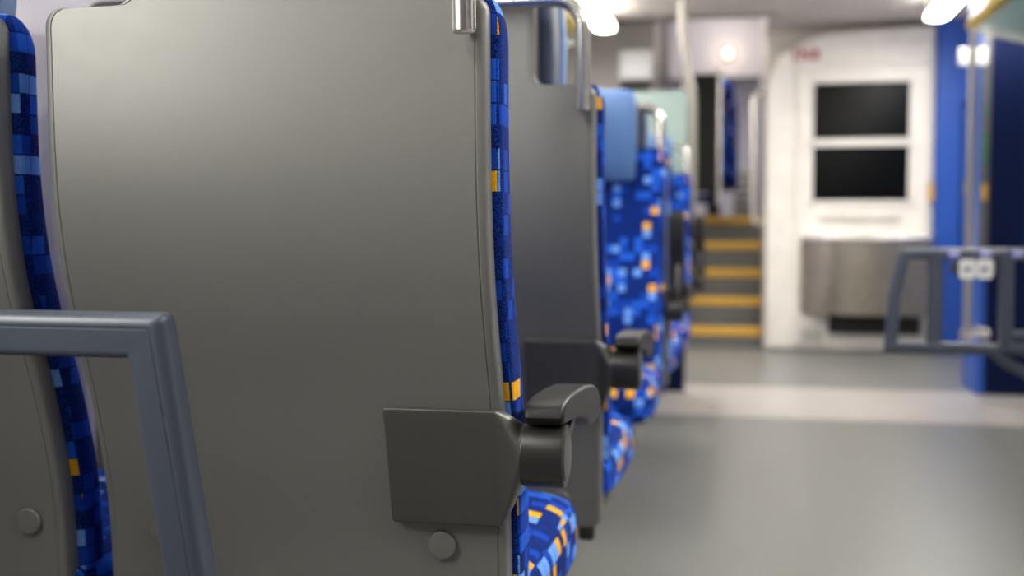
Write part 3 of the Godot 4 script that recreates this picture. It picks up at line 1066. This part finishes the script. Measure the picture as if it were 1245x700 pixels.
func build_stairs() -> void:
	var xl := -0.45
	var xr := 0.137
	var st := thing("staircase", "dark stairs with yellow step edges rising beside the white bulkhead", "stairs", Vector3.ZERO)
	var h := [0.14, 0.335, 0.53, 0.73, 0.925]
	for i in 5:
		var z := -8.08 - 0.25 * i
		var g := Geo.new()
		var zb := z - (0.27 if i < 4 else 3.38)
		g.box(Vector3(xl, (0.0 if i == 0 else h[i - 1] - 0.02), z), Vector3(xr - 0.002, h[i], zb), 0.003)
		var s := part("step", g, M.riser, st)
		g = Geo.new()
		g.box(Vector3(xl + 0.005, h[i] - 0.055, z + 0.008), Vector3(xr - 0.005, h[i] + 0.004, z - 0.045), 0.004)
		part("nosing", g, M.yellow, s)
	# second flight further back
	var s2 := thing("staircase", "narrow upper flight with pale step edges beyond the yellow-edged stairs", "stairs", Vector3.ZERO)
	for i in 6:
		var z := -12.52 - 0.25 * i
		var hh := 0.925 + 0.10 * (i + 1)
		var g := Geo.new()
		g.box(Vector3(-0.12, (0.921 if i == 0 else hh - 0.12), z), Vector3(0.14, hh, z - 0.27), 0.003)
		var s := part("step", g, M.riser, s2)
		g = Geo.new()
		g.box(Vector3(-0.115, hh - 0.045, z + 0.006), Vector3(0.135, hh + 0.004, z - 0.04), 0.004)
		part("nosing", g, M.lit_band_and_edge, s)
	# stair well: side walls, upper walls, ceiling
	var g := Geo.new()
	g.box(Vector3(xr + 0.001, 0.0, -8.4), Vector3(xr + 0.06, 2.75, -11.0))
	struct("wall_stair", g, M.white, "pale side wall of the stair well")
	g = Geo.new()
	g.box(Vector3(-1.5, -0.1, -7.98), Vector3(xl, 1.0, -8.6))
	g.box(Vector3(-1.5, 1.0, -7.98), Vector3(-0.62, CEIL + 0.1, -8.3))
	struct("wall_vestibule", g, M.vestibule, "pale bulkhead behind the glass screen")
	g = Geo.new()
	g.box(Vector3(-1.5, 2.75, -7.5), Vector3(1.2, 2.85, -15.5))
	g.box(Vector3(-1.5, CEIL, -7.5), Vector3(xr + 0.06, 2.75, -7.6))
	struct("ceiling_stair", g, M.ceiling, "pale ceiling over the upper deck")
	g = Geo.new()
	g.box(Vector3(-1.5, 0.0, -8.6), Vector3(-1.4, 2.75, -15.5))
	g.box(Vector3(1.1, 0.0, -8.6), Vector3(1.2, 2.75, -15.5))
	g.box(Vector3(-1.5, 0.0, -15.4), Vector3(1.2, 2.75, -15.5))
	struct("wall_upper", g, M.lilac, "lilac walls of the upper deck")
	g = Geo.new()
	g.box(Vector3(-1.4, 0.80, -8.62), Vector3(xl, 0.925, -15.4))
	g.box(Vector3(xr + 0.06, 0.80, -9.1), Vector3(1.1, 0.925, -15.4))
	g.box(Vector3(xl, 0.80, -12.5), Vector3(xr + 0.06, 0.92, -15.4))
	struct("floor_upper", g, M.floor, "grey vinyl floor of the upper deck")
	# lilac header over the passage
	g = Geo.new()
	g.box(Vector3(-0.62, 2.06, -9.48), Vector3(xr + 0.02, 2.75, -9.54), 0.004)
	struct("trim_2", g, M.lilac, "lilac header panel over the stairs")
	# dark glass screen left of the stairs
	var sc := thing("glass_screen", "dark tinted screen standing left of the yellow-edged stairs", "screen", Vector3.ZERO)
	g = Geo.new()
	g.box(Vector3(-0.44, 1.10, -8.60), Vector3(-0.19, 1.98, -8.625), 0.004)
	part("pane", g, M.screen_dark, sc)
	g = Geo.new()
	for e in [-0.45, -0.19]:
		g.tube([Vector3(e, 1.004, -8.61), Vector3(e, 2.02, -8.61)], 0.014, 12)
	part("posts", g, M.steel, sc)
	g = Geo.new()
	g.box(Vector3(-0.44, 1.02, -8.60), Vector3(-0.24, 1.09, -8.63), 0.004)
	part("lower_panel", g, M.navy, sc)
	# handrail on the bulkhead side
	var hr := thing("stair_handrail", "upright steel handrail by the edge of the white bulkhead", "handrail", Vector3(0.055, 0, -8.22), "steel grab poles")
	g = Geo.new()
	g.tube([Vector3(0.08, 0.87, 0), Vector3(0.02, 0.87, 0), Vector3(0.005, 0.90, 0), Vector3(0, 1.0, 0), Vector3(0, 1.70, 0), Vector3(0.005, 1.76, 0), Vector3(0.02, 1.78, 0), Vector3(0.08, 1.78, 0)], 0.02, 16)
	part("tube", g, M.steel, hr)
	g = Geo.new()
	g.lathe(Vector3(0.082, 0.87, 0), Vector3(-1, 0, 0), [[0, 0.0], [0, 0.04], [0.01, 0.04], [0.014, 0.02]], 18)
	part("wall_flange", g, M.steel, hr)
	g = Geo.new()
	g.lathe(Vector3(0.082, 1.78, 0), Vector3(-1, 0, 0), [[0, 0.0], [0, 0.04], [0.01, 0.04], [0.014, 0.02]], 18)
	part("wall_flange", g, M.steel, hr)
	# tall bent pole by the seats
	var tp := thing("grab_pole", "tall steel pole with bent top beside the frosted glass screen", "pole", Vector3(0, 0, 0), "steel grab poles")
	g = Geo.new()
	g.tube([Vector3(-0.315, CEIL + 0.004, -5.86), Vector3(-0.315, 1.80, -5.84), Vector3(-0.30, 1.69, -5.84), Vector3(-0.268, 1.55, -5.84), Vector3(-0.262, 1.45, -5.84), Vector3(-0.26, 1.0, -5.84), Vector3(-0.26, 0.90, -5.84)], 0.020, 16)
	part("tube", g, M.dull_steel, tp)
	g = Geo.new()
	g.rbox(Vector3(-0.29, 0.925, -5.84), Vector3(0.09, 0.03, 0.05), 0.006)
	part("mount", g, M.dull_steel, tp)
	# frosted screen behind the last seat
	var fs := thing("glass_screen", "pale green frosted glass screen behind the last blue seat", "screen", Vector3.ZERO)
	g = Geo.new()
	var gp := [Vector2(-1.30, 0.95), Vector2(-0.30, 0.95), Vector2(-0.285, 1.0), Vector2(-0.285, 1.50), Vector2(-0.30, 1.53), Vector2(-1.30, 1.53)]
	g.slab(gp, Vector3(0, 0, -5.80), Vector3.RIGHT, Vector3.UP, Vector3(0, 0, 1), 0.012, 0.003, 1)
	part("pane", g, M.frost, fs)
	g = Geo.new()
	g.rbox(Vector3(-0.80, 0.48, -5.794), Vector3(1.02, 0.94, 0.03), 0.005)
	part("lower_panel", g, M.navy, fs)
	# white sign box and shelf on the vestibule wall
	g = Geo.new()
	g.rbox(Vector3(-0.74, 1.955, -7.90), Vector3(0.22, 0.20, 0.12), 0.012, 2)
	tag(part("sign_box", g, M.sign_white, self), "white box high on the vestibule bulkhead behind the glass screen", "box")
	g = Geo.new()
	g.rbox(Vector3(-0.75, 1.79, -7.92), Vector3(0.20, 0.07, 0.10), 0.008)
	tag(part("display", g, M.screen_dark, self), "dark display bar below the white box on the vestibule bulkhead", "display")
	# round mirror lamp at the stair ceiling
	var lm := thing("round_lamp", "small round lamp on the lilac header over the stairs", "lamp", Vector3(-0.145, 2.16, -9.48))
	g = Geo.new()
	g.lathe(Vector3(0, 0.09, 0.0), Vector3(0, 0, 1), [[0, 0.0], [0, 0.05], [0.03, 0.05], [0.04, 0.036], [0.036, 0.034]], 24)
	part("ring", g, M.steel, lm)
	g = Geo.new()
	g.lathe(Vector3(0, 0.09, 0.025), Vector3(0, 0, 1), [[0, 0.0], [0, 0.034], [0.012, 0.03], [0.016, 0.0]], 20)
	part("lens", g, M.lamp_small, lm)
	var ol := OmniLight3D.new()
	ol.name = "lens_glow"
	ol.light_energy = 0.02
	ol.light_color = Color(1.0, 0.9, 0.75)
	ol.light_size = 0.03
	ol.shadow_enabled = true
	ol.omni_range = 8.0
	ol.position = Vector3(0, 0.09, 0.10)
	lm.add_child(ol)
	# lamp strip of the upper deck
	var ul := thing("ceiling_light", "lamp strip on the ceiling of the upper deck", "lamp", Vector3(-0.3, 2.75, -12.3), "strip lamps along the ceiling")
	g = Geo.new()
	g.box(Vector3(-0.06, -0.02, 1.8), Vector3(0.06, 0.0, -1.8), 0.005)
	part("diffuser", g, M.lamp, ul)
	var al := AreaLight3D.new()
	al.name = "strip_glow"
	al.area_size = Vector2(0.1, 3.5)
	al.light_energy = LIGHT * 0.3
	al.light_color = Color(1.0, 0.985, 0.955)
	al.shadow_enabled = true
	ul.add_child(al)
	al.rotation_degrees.x = -90
	al.position = Vector3(0, -0.034, 0)

# unseen lamp added above the stair well to brighten the lilac header
func added_stair_lamp() -> void:
	var t := thing("ceiling_light", "unseen lamp strip added above the stair well to brighten the lilac header", "lamp", Vector3(-0.2, 2.75, -8.5), "strip lamps along the ceiling")
	var g := Geo.new()
	g.box(Vector3(-0.06, -0.03, 0.7), Vector3(0.06, 0.0, -0.7), 0.005)
	part("diffuser", g, M.lamp_wall, t)
	var al := AreaLight3D.new()
	al.name = "strip_glow"
	al.area_size = Vector2(0.1, 1.3)
	al.light_energy = 0.6
	al.light_color = Color(1.0, 0.985, 0.955)
	al.shadow_enabled = true
	t.add_child(al)
	al.rotation_degrees.x = -90
	al.position = Vector3(0, -0.045, 0)

# seats of the upper deck, seen small through the stair well
func upper_seats() -> void:
	for k in 2:
		var t := thing("train_seat", "blue seat on the upper deck beyond the stairs, " + ("with a small table" if k == 0 else "further back"), "seat", Vector3(-0.29, 0.925, -11.0 - 1.0 * k), "upper deck seats")
		t.set_meta("label", ["blue seat on the upper deck, first beyond the stairs", "blue seat on the upper deck, second beyond the stairs"][k])
		var w := 0.42
		part("back_cushion", back_cushion_geo(w / 2), M.fabric, t, 60.0)
		part("back_shell", shell_geo(w / 2), M.navy, t)
		part("seat_cushion", seat_cushion_geo(w / 2), M.fabric, t, 60.0)
		part("headrest", headrest_geo(), M.fabric, t, 60.0)
		var g := Geo.new()
		g.rbox(Vector3(0, 0.16, -0.34), Vector3(0.1, 0.32, 0.2), 0.01)
		part("pedestal", g, M.black, t)
		t.rotation.y = PI

func _ready() -> void:
	rng.seed = 5
	cam = Camera3D.new()
	cam.name = "camera"
	add_child(cam)
	cam.position = Vector3(0, 0.85, 0)
	cam.rotation_degrees = Vector3(-3.1108, 11.5526, 0)
	var ca := CameraAttributesPhysical.new()
	ca.frustum_focal_length = 47.31
	ca.frustum_focus_distance = 1.22
	ca.exposure_aperture = 3.4
	ca.frustum_near = 0.05
	ca.frustum_far = 60.0
	cam.attributes = ca
	cam.fov = 28.463
	cam.near = 0.05
	cam.far = 60.0
	cam.current = true
	var we := WorldEnvironment.new()
	we.name = "environment"
	var e := Environment.new()
	e.background_mode = Environment.BG_COLOR
	e.background_color = Color(0.004, 0.005, 0.008)
	e.tonemap_mode = Environment.TONE_MAPPER_LINEAR
	e.tonemap_exposure = 1.12
	e.sdfgi_enabled = true
	e.ssao_enabled = true
	e.ssil_enabled = true
	we.environment = e
	add_child(we)
	make_materials()
	build_lights()
	build_shell()
	build_bulkhead()
	build_seats()
	build_frames()
	rack(-0.82, WALL_L + 0.004, 3.5, -5.75, "glass luggage rack with yellow rail above the seats")
	rack(1.045, WALL_R - 0.004, 3.5, -5.77, "glass luggage rack with yellow rail above the bicycle space")
	build_cabinet()
	build_stairs()
	added_stair_lamp()
	upper_seats()
